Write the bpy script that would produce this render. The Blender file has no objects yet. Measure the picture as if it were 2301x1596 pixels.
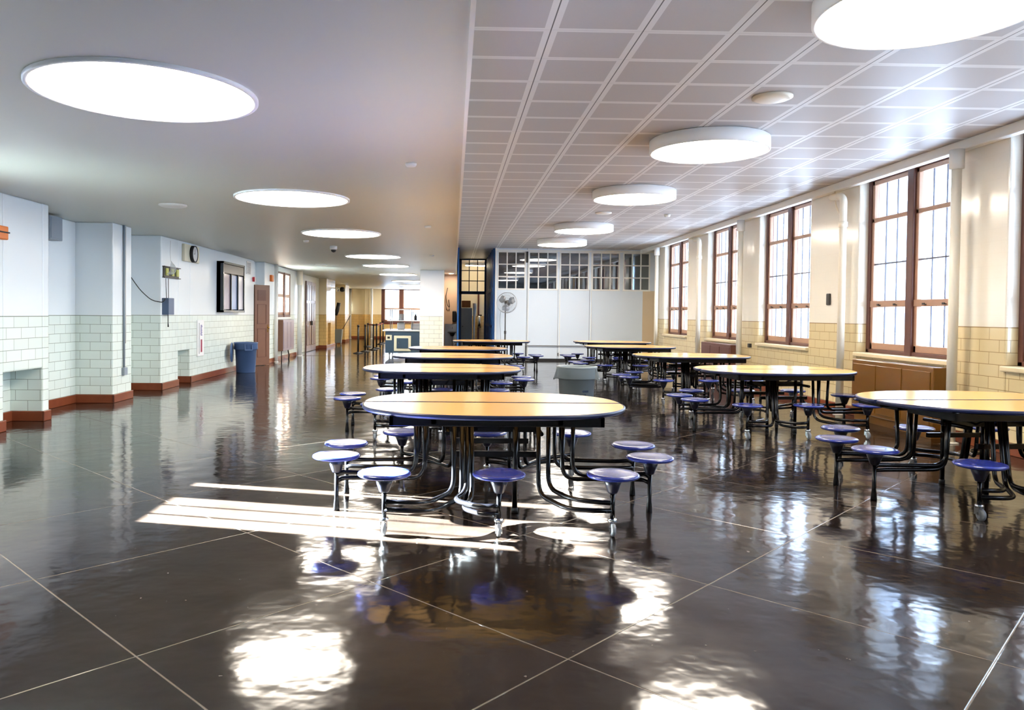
import bpy, math, random
from mathutils import Vector, Matrix
random.seed(4)
C = bpy.context.scene.collection
S = bpy.context.scene
PI = math.pi

# ------------------------------------------------------------------ camera, world, sun, exposure
cam_d = bpy.data.cameras.new('camera'); cam = bpy.data.objects.new('camera', cam_d); C.objects.link(cam)
YAW, PIT, ROLL = 38/1720., 38/1720., .0107
F_ = Vector((math.sin(YAW)*math.cos(PIT), math.cos(YAW)*math.cos(PIT), -math.sin(PIT)))
R0 = Vector((math.cos(YAW), -math.sin(YAW), 0)); U0 = R0.cross(F_)
Rv = R0*math.cos(ROLL) + U0*math.sin(ROLL); Uv = U0*math.cos(ROLL) - R0*math.sin(ROLL)
m = Matrix((Rv, Uv, -F_)).transposed().to_4x4(); m.translation = Vector((0, 0, 1.42))
cam.matrix_world = m
cam_d.sensor_width = 36; cam_d.lens = 1720/2301*36
cam_d.shift_x = (1150.5-1056)/2301; cam_d.shift_y = (744-798)/2301
cam_d.clip_end = 500; cam_d.clip_start = .05
S.camera = cam
S.view_settings.view_transform = 'Standard'; S.view_settings.look = 'None'
S.view_settings.gamma = 1; S.view_settings.use_curve_mapping = False
S.view_settings.exposure = 1.38

w = bpy.data.worlds.new('sky'); S.world = w; w.use_nodes = True
bg = w.node_tree.nodes['Background']; bg.inputs[0].default_value = (.58, .75, 1, 1); bg.inputs[1].default_value = 5.8

sd = bpy.data.lights.new('sun', 'SUN'); sd.energy = 600; sd.angle = math.radians(.5); sd.color = (.84, .97, 1)
sun = bpy.data.objects.new('sun', sd); C.objects.link(sun)
sun.rotation_euler = Vector((1, -.24, -.392)).to_track_quat('-Z', 'Y').to_euler()
sun.location = (-20, 10, 10)

LAMP = 14

# ------------------------------------------------------------------ materials
def lin(c):
    return tuple(((v/255)/12.92 if v/255 <= .04045 else ((v/255+.055)/1.055)**2.4) for v in c) + (1,)
def mat(name, col, rough=.5, metal=0, emit=0, coat=0, spec=.5, noise=0, nscale=8, bump=0, trans=0):
    M = bpy.data.materials.new(name); M.use_nodes = True
    nt = M.node_tree; b = nt.nodes['Principled BSDF']
    c = lin(col)
    b.inputs['Base Color'].default_value = c
    b.inputs['Roughness'].default_value = rough; b.inputs['Metallic'].default_value = metal
    b.inputs['Coat Weight'].default_value = coat; b.inputs['Specular IOR Level'].default_value = spec
    if emit:
        b.inputs['Emission Color'].default_value = c; b.inputs['Emission Strength'].default_value = emit
    if noise or bump:
        tc = nt.nodes.new('ShaderNodeTexCoord'); n = nt.nodes.new('ShaderNodeTexNoise')
        n.inputs['Scale'].default_value = nscale; n.inputs['Detail'].default_value = 5
        nt.links.new(tc.outputs['Object'], n.inputs['Vector'])
        if noise:
            r = nt.nodes.new('ShaderNodeValToRGB')
            r.color_ramp.elements[0].color = tuple(v*(1-noise) for v in c[:3])+(1,)
            r.color_ramp.elements[1].color = tuple(min(1, v*(1+noise)) for v in c[:3])+(1,)
            nt.links.new(n.outputs['Fac'], r.inputs['Fac']); nt.links.new(r.outputs['Color'], b.inputs['Base Color'])
        if bump:
            bp = nt.nodes.new('ShaderNodeBump'); bp.inputs['Strength'].default_value = bump; bp.inputs['Distance'].default_value = .01
            nt.links.new(n.outputs['Fac'], bp.inputs['Height']); nt.links.new(bp.outputs['Normal'], b.inputs['Normal'])
    return M

class NT:
    def __init__(s, M): s.nt = M.node_tree
    def n(s, t, **k):
        x = s.nt.nodes.new(t)
        for a, v in k.items(): setattr(x, a, v)
        return x
    def l(s, a, b): s.nt.links.new(a, b)
    def math(s, op, a, b=None, c=None):
        x = s.n('ShaderNodeMath', operation=op)
        for i, v in enumerate((a, b, c)):
            if v is None: continue
            if hasattr(v, 'links'): s.l(v, x.inputs[i])
            else: x.inputs[i].default_value = v
        return x.outputs[0]
    def mix(s, f, a, b):
        x = s.n('ShaderNodeMix', data_type='RGBA')
        for sock, v in ((x.inputs[0], f), (x.inputs[6], a), (x.inputs[7], b)):
            if hasattr(v, 'links'): s.l(v, sock)
            else: sock.default_value = v
        return x.outputs[2]

def tile_mat(name, lower, upper, mortar, rough=.25, utile=0.0, dado=1.335):
    M = mat(name, upper, rough); g = NT(M); b = M.node_tree.nodes['Principled BSDF']
    geo = g.n('ShaderNodeNewGeometry'); sp = g.n('ShaderNodeSeparateXYZ'); g.l(geo.outputs['Position'], sp.inputs[0])
    sn = g.n('ShaderNodeSeparateXYZ'); g.l(geo.outputs['True Normal'], sn.inputs[0])
    ax = g.math('ABSOLUTE', sn.outputs[0]); isx = g.math('GREATER_THAN', ax, .7)
    hx = g.math('MULTIPLY', sp.outputs[1], isx)
    hy = g.math('MULTIPLY', sp.outputs[0], g.math('SUBTRACT', 1, isx))
    h = g.math('ADD', g.math('ADD', hx, hy), 31.12)
    v = g.math('ADD', sp.outputs[2], .134*20-dado)
    cb = g.n('ShaderNodeCombineXYZ'); g.l(h, cb.inputs[0]); g.l(v, cb.inputs[1])
    br = g.n('ShaderNodeTexBrick'); g.l(cb.outputs[0], br.inputs['Vector'])
    br.inputs['Scale'].default_value = 1; br.inputs['Brick Width'].default_value = .31; br.inputs['Row Height'].default_value = .134
    br.inputs['Mortar Size'].default_value = .0035; br.inputs['Mortar Smooth'].default_value = .1
    c = lin(lower)
    br.inputs['Color1'].default_value = c; br.inputs['Color2'].default_value = tuple(x*.93 for x in c[:3])+(1,)
    br.inputs['Mortar'].default_value = lin(mortar)
    up = lin(upper)
    if utile:
        ub = g.mix(g.math('MULTIPLY', br.outputs['Fac'], utile), up, lin(mortar))
    else: ub = up
    f = g.math('LESS_THAN', sp.outputs[2], dado)
    col = g.mix(f, ub, br.outputs['Color'])
    # thin cap line at dado
    d = g.math('LESS_THAN', g.math('ABSOLUTE', g.math('SUBTRACT', sp.outputs[2], dado)), .006)
    col = g.mix(d, col, lin(mortar))
    g.l(col, b.inputs['Base Color'])
    no = g.n('ShaderNodeTexNoise'); no.inputs['Scale'].default_value = 1.7; no.inputs['Detail'].default_value = 2
    g.l(geo.outputs['Position'], no.inputs['Vector'])
    bp = g.n('ShaderNodeBump'); bp.inputs['Strength'].default_value = .25; bp.inputs['Distance'].default_value = .01
    hh = g.math('SUBTRACT', no.outputs['Fac'], g.math('MULTIPLY', g.math('MULTIPLY', br.outputs['Fac'], f), .6))
    g.l(hh, bp.inputs['Height']); g.l(bp.outputs['Normal'], b.inputs['Normal'])
    return M

def floor_mat():
    M = mat('polished_concrete', (70, 62, 56), .12, spec=.28, coat=.08); g = NT(M); b = M.node_tree.nodes['Principled BSDF']
    geo = g.n('ShaderNodeNewGeometry'); sp = g.n('ShaderNodeSeparateXYZ'); g.l(geo.outputs['Position'], sp.inputs[0])
    u = g.math('MULTIPLY', g.math('ADD', sp.outputs[0], sp.outputs[1]), .70711)
    v = g.math('MULTIPLY', g.math('SUBTRACT', sp.outputs[1], sp.outputs[0]), .70711)
    s = 1.2
    fu = g.math('ABSOLUTE', g.math('SUBTRACT', g.math('FRACT', g.math('ADD', g.math('DIVIDE', g.math('SUBTRACT', u, 2.55), 1.24), 40.5)), .5))
    fv = g.math('ABSOLUTE', g.math('SUBTRACT', g.math('FRACT', g.math('ADD', g.math('DIVIDE', g.math('SUBTRACT', v, 3.13), 1.27), 40.5)), .5))
    mn = g.math('MINIMUM', fu, fv)
    ln = g.n('ShaderNodeMapRange'); ln.inputs[1].default_value = .0015; ln.inputs[2].default_value = .0042; ln.inputs[3].default_value = 1; ln.inputs[4].default_value = 0
    g.l(mn, ln.inputs[0])
    no = g.n('ShaderNodeTexNoise'); no.inputs['Scale'].default_value = 1.1; no.inputs['Detail'].default_value = 8; no.inputs['Roughness'].default_value = .62
    g.l(geo.outputs['Position'], no.inputs['Vector'])
    r = g.n('ShaderNodeValToRGB'); g.l(no.outputs['Fac'], r.inputs['Fac'])
    e = r.color_ramp.elements; e[0].position = .3; e[0].color = lin((22, 16, 13)); e[1].position = .72; e[1].color = lin((44, 36, 31))
    col = g.mix(g.math('MULTIPLY', ln.outputs[0], .6), r.outputs['Color'], lin((150, 138, 124)))
    # fine scratches / specks
    n3 = g.n('ShaderNodeTexNoise'); n3.inputs['Scale'].default_value = 22; n3.inputs['Detail'].default_value = 6
    g.l(geo.outputs['Position'], n3.inputs['Vector'])
    spk = g.math('GREATER_THAN', n3.outputs['Fac'], .73)
    col = g.mix(g.math('MULTIPLY', spk, .35), col, lin((170, 160, 150)))
    g.l(col, b.inputs['Base Color'])
    n2 = g.n('ShaderNodeTexNoise'); n2.inputs['Scale'].default_value = 3.2; n2.inputs['Detail'].default_value = 3
    g.l(geo.outputs['Position'], n2.inputs['Vector'])
    rr = g.n('ShaderNodeMapRange'); rr.inputs[3].default_value = .05; rr.inputs[4].default_value = .17; g.l(n2.outputs['Fac'], rr.inputs[0])
    g.l(rr.outputs[0], b.inputs['Roughness']); b.inputs['Coat Roughness'].default_value = .06
    bp = g.n('ShaderNodeBump'); bp.inputs['Strength'].default_value = .33; bp.inputs['Distance'].default_value = .012
    n4 = g.n('ShaderNodeTexNoise'); n4.inputs['Scale'].default_value = 4.5; n4.inputs['Detail'].default_value = 2.5
    g.l(geo.outputs['Position'], n4.inputs['Vector'])
    g.l(g.math('SUBTRACT', n4.outputs['Fac'], g.math('MULTIPLY', ln.outputs[0], .25)), bp.inputs['Height'])
    g.l(bp.outputs['Normal'], b.inputs['Normal']); g.l(bp.outputs['Normal'], b.inputs['Coat Normal'])
    return M

def panel_mat():
    M = mat('ceiling_panel', (205, 205, 208), .28, spec=.22); g = NT(M); b = M.node_tree.nodes['Principled BSDF']
    geo = g.n('ShaderNodeNewGeometry'); sp = g.n('ShaderNodeSeparateXYZ'); g.l(geo.outputs['Position'], sp.inputs[0])
    def edge(o, off, s):
        return g.math('MULTIPLY', g.math('ABSOLUTE', g.math('SUBTRACT', g.math('FRACT', g.math('ADD', g.math('DIVIDE', g.math('SUBTRACT', o, off), s), 60.5)), .5)), s)
    dx = edge(sp.outputs[0], .68, .66); dy = edge(sp.outputs[1], 5.51, .61)
    bx = g.math('LESS_THAN', dx, .05); by = g.math('LESS_THAN', dy, .034)
    border = g.math('MAXIMUM', bx, by)
    seam = g.math('MAXIMUM', g.math('LESS_THAN', dx, .0045), g.math('MULTIPLY', g.math('LESS_THAN', dy, .0015), .5))
    col = g.mix(border, lin((180, 177, 177)), lin((216, 215, 214)))
    col = g.mix(seam, col, lin((90, 88, 90)))
    g.l(col, b.inputs['Base Color'])
    rg = g.math('ADD', g.math('MULTIPLY', border, -.04), .42); g.l(rg, b.inputs['Roughness'])
    return M

def glass_mat(name='window_glass', tint=(1, 1, 1), gl=.03):
    M = bpy.data.materials.new(name); M.use_nodes = True; nt = M.node_tree; nt.nodes.clear()
    o = nt.nodes.new('ShaderNodeOutputMaterial'); t = nt.nodes.new('ShaderNodeBsdfTransparent'); g = nt.nodes.new('ShaderNodeBsdfGlossy')
    x = nt.nodes.new('ShaderNodeMixShader'); t.inputs[0].default_value = tint+(1,); g.inputs['Roughness'].default_value = .01
    lw = nt.nodes.new('ShaderNodeLayerWeight'); lw.inputs[0].default_value = .5
    pw_ = nt.nodes.new('ShaderNodeMath'); pw_.operation = 'POWER'; pw_.inputs[1].default_value = 4; nt.links.new(lw.outputs['Facing'], pw_.inputs[0])
    ad = nt.nodes.new('ShaderNodeMath'); ad.operation = 'MULTIPLY_ADD'; ad.inputs[1].default_value = .6; ad.inputs[2].default_value = gl; nt.links.new(pw_.outputs[0], ad.inputs[0])
    nt.links.new(ad.outputs[0], x.inputs[0]); nt.links.new(t.outputs[0], x.inputs[1]); nt.links.new(g.outputs[0], x.inputs[2]); nt.links.new(x.outputs[0], o.inputs[0])
    return M

M = dict(
 floor=floor_mat(), panel=panel_mat(),
 tileL=tile_mat('daylit_cream_tile', (230, 242, 236), (234, 243, 247), (152, 164, 154)),  # same tile as tileR, with the white daylight cast put into its colours
 tileR=tile_mat('cream_glazed_tile', (216, 196, 152), (232, 226, 212), (150, 126, 88), rough=.16, utile=.04),
 tileF=tile_mat('yellow_glazed_tile', (214, 182, 120), (240, 228, 198), (160, 128, 78)),
 tileC=tile_mat('column_tile', (226, 226, 212), (236, 238, 242), (140, 140, 130)),
 ceil=mat('ceiling_plaster', (212, 213, 203), .42, bump=.05, nscale=3),
 white=mat('white_paint', (236, 236, 232), .4), cream=mat('cream_paint', (232, 224, 206), .3),
 base=mat('terracotta_base', (126, 66, 42), .25, noise=.15),
 wood=mat('brown_window_frame', (92, 54, 44), .4, noise=.2, nscale=20),
 sash=mat('tan_sash', (168, 130, 106), .42, noise=.1, nscale=20),
 bar=mat('grey_bar', (96, 96, 110), .5), glass=glass_mat(), dglass=glass_mat('partition_glass', (.6, .66, .72), .2),
 brownmetal=mat('brown_radiator_metal', (112, 72, 20), .3, coat=.3), redbrown=mat('redbrown_metal', (98, 58, 46), .4),
 lilac=mat('grey_lilac_metal', (150, 142, 160), .3),
 door=mat('brown_door', (120, 84, 66), .45, noise=.1, nscale=12), brass=mat('brass', (190, 150, 80), .25, metal=1),
 chrome=mat('chrome', (215, 218, 222), .15, metal=1), steel=mat('steel', (170, 172, 178), .3, metal=.8),
 black=mat('black_powder_coat', (6, 6, 9), .22, spec=.35), blackp=mat('black_plastic', (20, 20, 22), .5),
 seat=mat('blue_plastic_seat', (34, 46, 122), .24, coat=.3), cone=mat('navy_plastic_cone', (12, 14, 34), .3, coat=.3),
 edge=mat('navy_edge_band', (30, 36, 66), .3), maple=mat('maple_laminate', (230, 172, 94), .2, spec=.5),
 rubber=mat('grey_rubber', (130, 134, 138), .4), rim=mat('lamp_rim', (246, 246, 246), .4),
 lamp=mat('lamp_diffuser', (255, 243, 226), .5, emit=LAMP), lampw=mat('kitchen_lamp', (255, 236, 205), .5, emit=24),
 blue=mat('blue_gloss_paint', (26, 84, 146), .4), bindgrey=mat('grey_bin_plastic', (118, 128, 132), .4),
 binblue=mat('blue_grey_bin_plastic', (72, 98, 140), .4), mark=mat('dark_print', (40, 58, 90), .6),
 orange=mat('orange_plastic', (225, 120, 40), .4), greybox=mat('grey_metal_box', (140, 152, 164), .45),
 bluebox=mat('blue_grey_box', (84, 104, 134), .45), yel=mat('pale_yellow_label', (214, 214, 120), .5),
 dark=mat('dark_metal', (52, 50, 48), .45), boardf=mat('dark_teal_frame', (22, 36, 46), .25, coat=.3),
 poster=mat('poster_mauve', (150, 138, 148), .12, noise=.25, nscale=4), poster2=mat('poster_blue', (140, 160, 196), .12, noise=.25, nscale=3),
 poster3=mat('poster_grey', (190, 188, 196), .12, noise=.1, nscale=5), header=mat('board_header', (70, 58, 58), .25),
 paper=mat('white_card', (245, 245, 245), .5), red=mat('magenta_red_print', (150, 30, 70), .5), violet=mat('violet_print', (80, 70, 150), .5),
 maroon=mat('maroon_belt', (120, 24, 34), .6), cart=mat('slate_blue_laminate', (54, 78, 100), .3), marble=mat('white_counter', (230, 234, 238), .2),
 creamplastic=mat('cream_moulding', (230, 226, 200), .35), pink=mat('beige_kitchen_wall', (214, 182, 152), .4), fridge=mat('grey_fridge', (172, 178, 184), .35),
 card=mat('cardboard', (168, 106, 58), .7, noise=.2, nscale=10), gapd=mat('dark_gap', (30, 28, 28), .7), beige=mat('beige_light_tint', (208, 188, 158), .35),
 partw=mat('white_partition', (216, 227, 238), .28), purple=mat('purple_brown_door', (96, 66, 62), .3), darkroom=mat('dim_room', (130, 146, 166), .6),
 clockf=mat('clock_face', (225, 228, 230), .2), tower=mat('tower_concrete', (225, 230, 238), .8), towerg=mat('tower_glass', (120, 140, 165), .3),
 sill=mat('cream_tile_sill', (218, 200, 162), .3),
 fillk=mat('kitchen_fill_glow', (255, 236, 210), .5, emit=160),  # glow of the added fill light in the kitchen recess
 redp=mat('red_plastic', (200, 50, 60), .4), wire=mat('black_wire', (30, 36, 34), .5), wirew=mat('white_wire', (225, 228, 228), .5), blade=mat('fan_blade_grey', (150, 156, 166), .35, metal=.3))

# ------------------------------------------------------------------ mesh builder
class MB:
    def __init__(s): s.v = []; s.f = []; s.sm = []
    def box(s, x0, x1, y0, y1, z0, z1):
        b = len(s.v)
        s.v += [(x0,y0,z0),(x1,y0,z0),(x1,y1,z0),(x0,y1,z0),(x0,y0,z1),(x1,y0,z1),(x1,y1,z1),(x0,y1,z1)]
        for q in ((0,3,2,1),(4,5,6,7),(0,1,5,4),(1,2,6,5),(2,3,7,6),(3,0,4,7)): s.f.append(tuple(b+i for i in q)); s.sm.append(False)
        return s
    def quadbox(s, p, z0, z1):           # vertical prism over polygon p (CCW)
        b = len(s.v); n = len(p)
        s.v += [(x,y,z0) for x,y in p] + [(x,y,z1) for x,y in p]
        s.f.append(tuple(b+n-1-i for i in range(n))); s.sm.append(False)
        s.f.append(tuple(b+n+i for i in range(n))); s.sm.append(False)
        for i in range(n):
            j = (i+1) % n; s.f.append((b+i, b+j, b+n+j, b+n+i)); s.sm.append(n > 12)
        return s
    def lathe(s, prof, c=(0,0,0), n=32, axis='z', sx=1, sy=1, closed=True):
        b = len(s.v)
        for r, h in prof:
            for i in range(n):
                a = 2*PI*i/n; x, y = r*math.cos(a)*sx, r*math.sin(a)*sy
                if axis == 'z': p = (x, y, h)
                elif axis == 'x': p = (h, x, y)
                else: p = (y, h, x)
                s.v.append((p[0]+c[0], p[1]+c[1], p[2]+c[2]))
        for k in range(len(prof)-1):
            for i in range(n):
                j = (i+1) % n
                s.f.append((b+k*n+i, b+k*n+j, b+(k+1)*n+j, b+(k+1)*n+i)); s.sm.append(True)
        if closed:
            if prof[0][0] > 1e-5: s.f.append(tuple(b+n-1-i for i in range(n))); s.sm.append(False)
            if prof[-1][0] > 1e-5: s.f.append(tuple(b+(len(prof)-1)*n+i for i in range(n))); s.sm.append(False)
        return s
    def tube(s, pts, r, n=10, fil=0, cap=True):
        pts = [Vector(p) for p in pts]
        if fil:
            q = [pts[0]]
            for i in range(1, len(pts)-1):
                a, p, c = pts[i-1], pts[i], pts[i+1]
                d1, d2 = (a-p), (c-p); f = min(fil, d1.length*.49, d2.length*.49)
                s1, s2 = p+d1.normalized()*f, p+d2.normalized()*f
                for k in range(7):
                    t = k/6; q.append(s1*(1-t)**2 + p*2*t*(1-t) + s2*t*t)
            q.append(pts[-1]); pts = q
        b = len(s.v); N = None
        for i, p in enumerate(pts):
            t = (pts[min(i+1, len(pts)-1)]-pts[max(i-1, 0)]).normalized()
            if N is None:
                N = t.orthogonal().normalized()
            else:
                N = (N - t*N.dot(t)); N = N.normalized() if N.length > 1e-6 else t.orthogonal().normalized()
            B = t.cross(N); rr = r[i] if isinstance(r, (list, tuple)) else r
            for k in range(n):
                a = 2*PI*k/n; s.v.append(tuple(p + (N*math.cos(a)+B*math.sin(a))*rr))
        for i in range(len(pts)-1):
            for k in range(n):
                j = (k+1) % n; s.f.append((b+i*n+k, b+i*n+j, b+(i+1)*n+j, b+(i+1)*n+k)); s.sm.append(True)
        if cap:
            s.f.append(tuple(b+n-1-k for k in range(n))); s.sm.append(False)
            e = b+(len(pts)-1)*n; s.f.append(tuple(e+k for k in range(n))); s.sm.append(False)
        return s
    def build(s, name, mt, parent=None, bevel=0, loc=None):
        me = bpy.data.meshes.new(name); me.from_pydata(s.v, [], s.f); me.update()
        for p, k in zip(me.polygons, s.sm): p.use_smooth = k
        me.materials.append(M[mt] if isinstance(mt, str) else mt)
        o = bpy.data.objects.new(name, me); C.objects.link(o)
        if parent is not None: o.parent = parent
        if loc: o.location = loc
        if bevel:
            md = o.modifiers.new('bevel', 'BEVEL'); md.width = bevel; md.segments = 2; md.limit_method = 'ANGLE'
        return o

def B(*a): return MB().box(*a)
def tag(o, label, cat, group=None):
    o['label'] = label; o['category'] = cat
    if group: o['group'] = group
    return o
def thing(name, label, cat, loc=(0,0,0), rz=0, group=None):
    o = bpy.data.objects.new(name, None); C.objects.link(o); o.empty_display_size = .1
    o.location = loc; o.rotation_euler = (0, 0, rz)
    return tag(o, label, cat, group)
def struct(name, mb, mt, bevel=0, parent=None):
    o = mb.build(name, mt, parent, bevel)
    if parent is None: o['kind'] = 'structure'
    return o
def sroot(name, loc=(0,0,0)):
    o = bpy.data.objects.new(name, None); C.objects.link(o); o.location = loc; o['kind'] = 'structure'; return o
KIDS = {}
def kids(o): return [c for c in bpy.data.objects if c.parent == o]
def dup(o, parent=None):
    c = o.copy(); C.objects.link(c); c.parent = parent
    for k in kids(o): dup(k, c)
    return c

# ------------------------------------------------------------------ shell
LX, RX, LC, RC, SX = -5.2, 5.87, 2.76, 3.46, .065
PY, FY = 23.6, 42.7
struct('floor', B(-7.2, 7.2, -4.3, FY+.3, -.2, 0), 'floor')
struct('ceiling_left', MB().box(-5.3, SX, -4.3, FY+.3, LC, LC+.9).box(-7.2, -5.3, -4.3, 5, LC, LC+.9).box(-7.2, -5.3, 8.45, FY+.3, LC, LC+.9), 'ceil')
struct('ceiling_right', B(SX, 7.2, -4.3, 31.2, RC, RC+.2), 'panel')
struct('trim_1', B(SX-.004, SX+.02, -4.2, PY, LC-.012, LC+.03), 'white')      # soffit edge bead
struct('wall_back', B(-7.2, 7.2, -4.3, -4.1, 0, RC), 'tileL')
struct('trim_2', MB().box(RX-.11, RX, -4.1, PY, 3.345, RC), 'white', .01)
# right wall with window openings
WF = [1.4, 4.4, 8.0, 11.0, 14.62, 17.6, 21.2]; WW = 2.1
wr = MB(); y = -4.1
for f in WF:
    wr.box(RX, RX+.42, y, f-WW, 0, RC); wr.box(RX, RX+.42, f-WW, f, 0, .9); y = f
wr.box(RX, RX+.42, y, 21.7, 0, RC); wr.box(6.25, 6.6, 21.7, 31.2, 0, RC)
struct('wall_right', wr, 'tileR', .02)
struct('baseboard_right', B(RX-.03, RX, -4.1, 21.7, 0, .13), 'base', .01)

def make_window():
    r = sroot('window_1')
    W = WW; z0, z1 = .93, 3.44; x = 6.0
    fr = MB(); fr.box(x, x+.12, 0, .075, z0, z1).box(x, x+.12, W-.075, W, z0, z1).box(x, x+.12, 0, W, z0, z0+.05).box(x, x+.12, 0, W, z1-.06, z1).box(x-.02, x+.12, W/2-.07, W/2+.07, z0, z1)
    fr.build('window_frame', 'wood', r, .008)
    for a, b in ((.075, W/2-.07), (W/2+.07, W-.075)):
        s = MB()
        s.box(x+.02, x+.08, a, a+.055, z0+.05, z1-.06).box(x+.02, x+.08, b-.055, b, z0+.05, z1-.06)
        s.box(x+.02, x+.08, a, b, z0+.05, z0+.14).box(x+.01, x+.09, a, b, 1.58, 1.67).box(x+.02, x+.08, a, b, 2.79, 2.85).box(x+.02, x+.08, a, b, z1-.12, z1-.06)
        so = s.build('sash', 'sash', r, .006)
        c = MB()
        for k in (1, 2):
            yy = a+.055+(b-a-.11)*k/3; c.box(x+.04, x+.055, yy-.007, yy+.007, z0+.1, z1-.1)
        c.box(x+.035, x+.06, a+.05, b-.05, 2.18, 2.2)
        c.build('muntin', 'bar', so)
        for yy in (a+.28*(b-a), a+.72*(b-a)):
            MB().box(x-.02, x+.012, yy-.025, yy+.025, 1.6, 1.612).box(x-.02, x-.012, yy-.025, yy+.025, 1.6, 1.625).build('sash_lift', 'dark', so)
        B(x+.058, x+.062, a+.05, b-.05, z0+.1, z1-.1).build('pane', 'glass', r)
    MB().box(RX-.05, x+.02, -.02, W+.02, .87, .93).build('window_sill', 'sill', r, .012)
    return r
w0 = make_window(); w0.location.y = WF[0]-WW
for i, f in enumerate(WF[1:]):
    c = dup(w0); c.name = 'window_%d' % (i+2); c.location.y = f-WW

# left wall: (xplane, y0, y1, niche)
tl = MB(); OX = -7.0
def seg(mb, x, y0, y1, top=LC): mb.box(OX, x, y0, y1, 0, top)
seg(tl, LX, -4.1, 5.6)
# thin section around the near left window
ZB, ZT = 1.2, 2.45
tl.box(LX-.1, LX, 5.6, 7.4, 0, ZB); tl.box(LX-.1, LX, 5.6, 7.4, ZT, LC)
tl.box(LX-.1, LX, 5.6, 5.86, ZB, ZT); tl.box(LX-.1, LX, 7.16, 7.4, ZB, ZT)
tl.box(LX-.1, LX, 7.4, 8.5, 0, LC); seg(tl, LX, 8.5, 8.97)
tl.box(OX, -5.6, 8.97, 9.82, 0, .68); tl.box(OX, LX, 8.97, 9.82, .68, LC)     # niche
seg(tl, LX, 9.82, 9.97)
seg(tl, -5.76, 9.97, 11.82)
seg(tl, LX, 11.82, 12.5)
seg(tl, -5.76, 12.5, 13.75)
seg(tl, LX, 13.75, 14.6)
tl.box(OX, -5.62, 14.6, 15.25, 0, .66); tl.box(OX, LX, 14.6, 15.25, .66, LC)
seg(tl, LX, 15.25, 20.1)
seg(tl, -5.3, 20.1, 20.66)
seg(tl, -5.06, 20.66, 22.2)
tl.box(-5.25, -5.1, 22.2, 23.9, 0, 1.27); tl.box(-5.25, -5.1, 22.2, 23.9, 2.6, LC)
seg(tl, -5.1, 23.9, 25.6)
seg(tl, -5.27, 25.6, 30.2)
struct('wall_left', tl, 'tileL', .018)
tf = MB()
seg(tf, -4.98, 30.2, 30.6)
tf.box(OX, -5.3, 30.6, 31.3, 0, 1.0); tf.box(OX, -4.98, 30.6, 31.3, 1.0, LC)
seg(tf, -4.98, 31.3, 32.4); seg(tf, -5.75, 32.4, 36.8); seg(tf, -5.18, 36.8, 38.2); seg(tf, -5.9, 38.2, FY)
struct('wall_left_far', tf, 'tileF', .015)
def base_run(name, runs, mt='base', h=.13, th=.022):
    b = MB()
    for r in runs: b.box(*r, 0, h)
    struct(name, b, mt, .008)
t = .022
base_run('baseboard_left', [(LX, LX+t, -4.1, 8.97+t), (-5.6, -5.6+t, 8.97, 9.82), (-5.6, LX+t, 9.8, 9.82), (LX, LX+t, 9.8, 9.97+t), (-5.76, LX+t, 9.97, 9.97+t), (-5.76, -5.76+t, 9.97, 11.8),
  (-5.76, LX+t, 11.8-t, 11.82), (LX, LX+t, 11.8-t, 12.5+t), (-5.76, -5.76+t, 12.5, 13.75), (-5.76, LX+t, 13.75-t, 13.77), (LX, LX+t, 13.75-t, 14.6), (-5.62, -5.6+t, 14.6, 15.25),
  (-5.6, LX+t, 15.25-t, 15.27), (LX, LX+t, 15.25-t, 20.1), (-5.06, -5.06+t, 20.7, 22.2), (-5.1, -5.1+t, 22.2, 25.6), (-5.27, -5.27+t, 29.3, 30.2)])
base_run('baseboard_left_far', [(-5.4, -4.98+t, 30.2-t, 30.22), (-4.98, -4.98+t, 30.2, 32.4), (-5.9, -5.18+t, 36.8-t, 36.82), (-5.18, -5.18+t, 36.8, 38.2), (-5.9, -5.88, 38.2, FY), (-5.9, -1, FY-t, FY)])
# near left window (lets the sun in)
wl = sroot('window_8')
fb = MB(); X0, X1 = LX-.1, LX-.04
for a, b in ((5.86, 5.92), (6.62, 6.99), (7.12, 7.16)): fb.box(X0, X1, a, b, ZB, ZT)
fb.box(X0, X1, 5.86, 7.16, ZB, ZB+.03).box(X0, X1, 5.86, 7.16, ZT-.03, ZT)
fb.build('window_frame', 'wood', wl)
mb_ = MB()
for yy in (6.14, 6.39): mb_.box(X0+.02, X0+.04, yy-.012, yy+.012, ZB, ZT)
mb_.build('muntin', 'bar', wl)
B(X0+.028, X0+.032, 5.9, 6.65, ZB, ZT).build('pane', 'glass', wl)
B(X0+.028, X0+.032, 6.98, 7.13, ZB, ZT).build('pane', 'glass', wl)
# mid left window
wm = sroot('window_9')
fb = MB(); X0, X1 = -5.17, -5.06
fb.box(X0, X1, 22.2, 22.27, 1.27, 2.6).box(X0, X1, 23.83, 23.9, 1.27, 2.6).box(X0, X1, 22.2, 23.9, 1.27, 1.34).box(X0, X1, 22.2, 23.9, 2.54, 2.6).box(X0, X1+.02, 22.98, 23.12, 1.27, 2.6)
fb.build('window_frame', 'wood', wm, .006)
for a, b in ((22.27, 22.98), (23.12, 23.83)):
    s = MB().box(X0+.02, X1-.01, a, a+.06, 1.34, 2.54).box(X0+.02, X1-.01, b-.06, b, 1.34, 2.54).box(X0+.02, X1-.01, a, b, 1.34, 1.42).box(X0+.02, X1-.005, a, b, 1.86, 1.95).box(X0+.05, X0+.06, (a+b)/2-.008, (a+b)/2+.008, 1.4, 2.54)
    s.build('sash', 'sash', wm, .004); B(X0+.053, X0+.057, a, b, 1.34, 2.54).build('pane', 'glass', wm)
B(-5.1, -5.04, 22.15, 23.95, 1.21, 1.27).build('window_sill', 'white', wm, .01)
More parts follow.
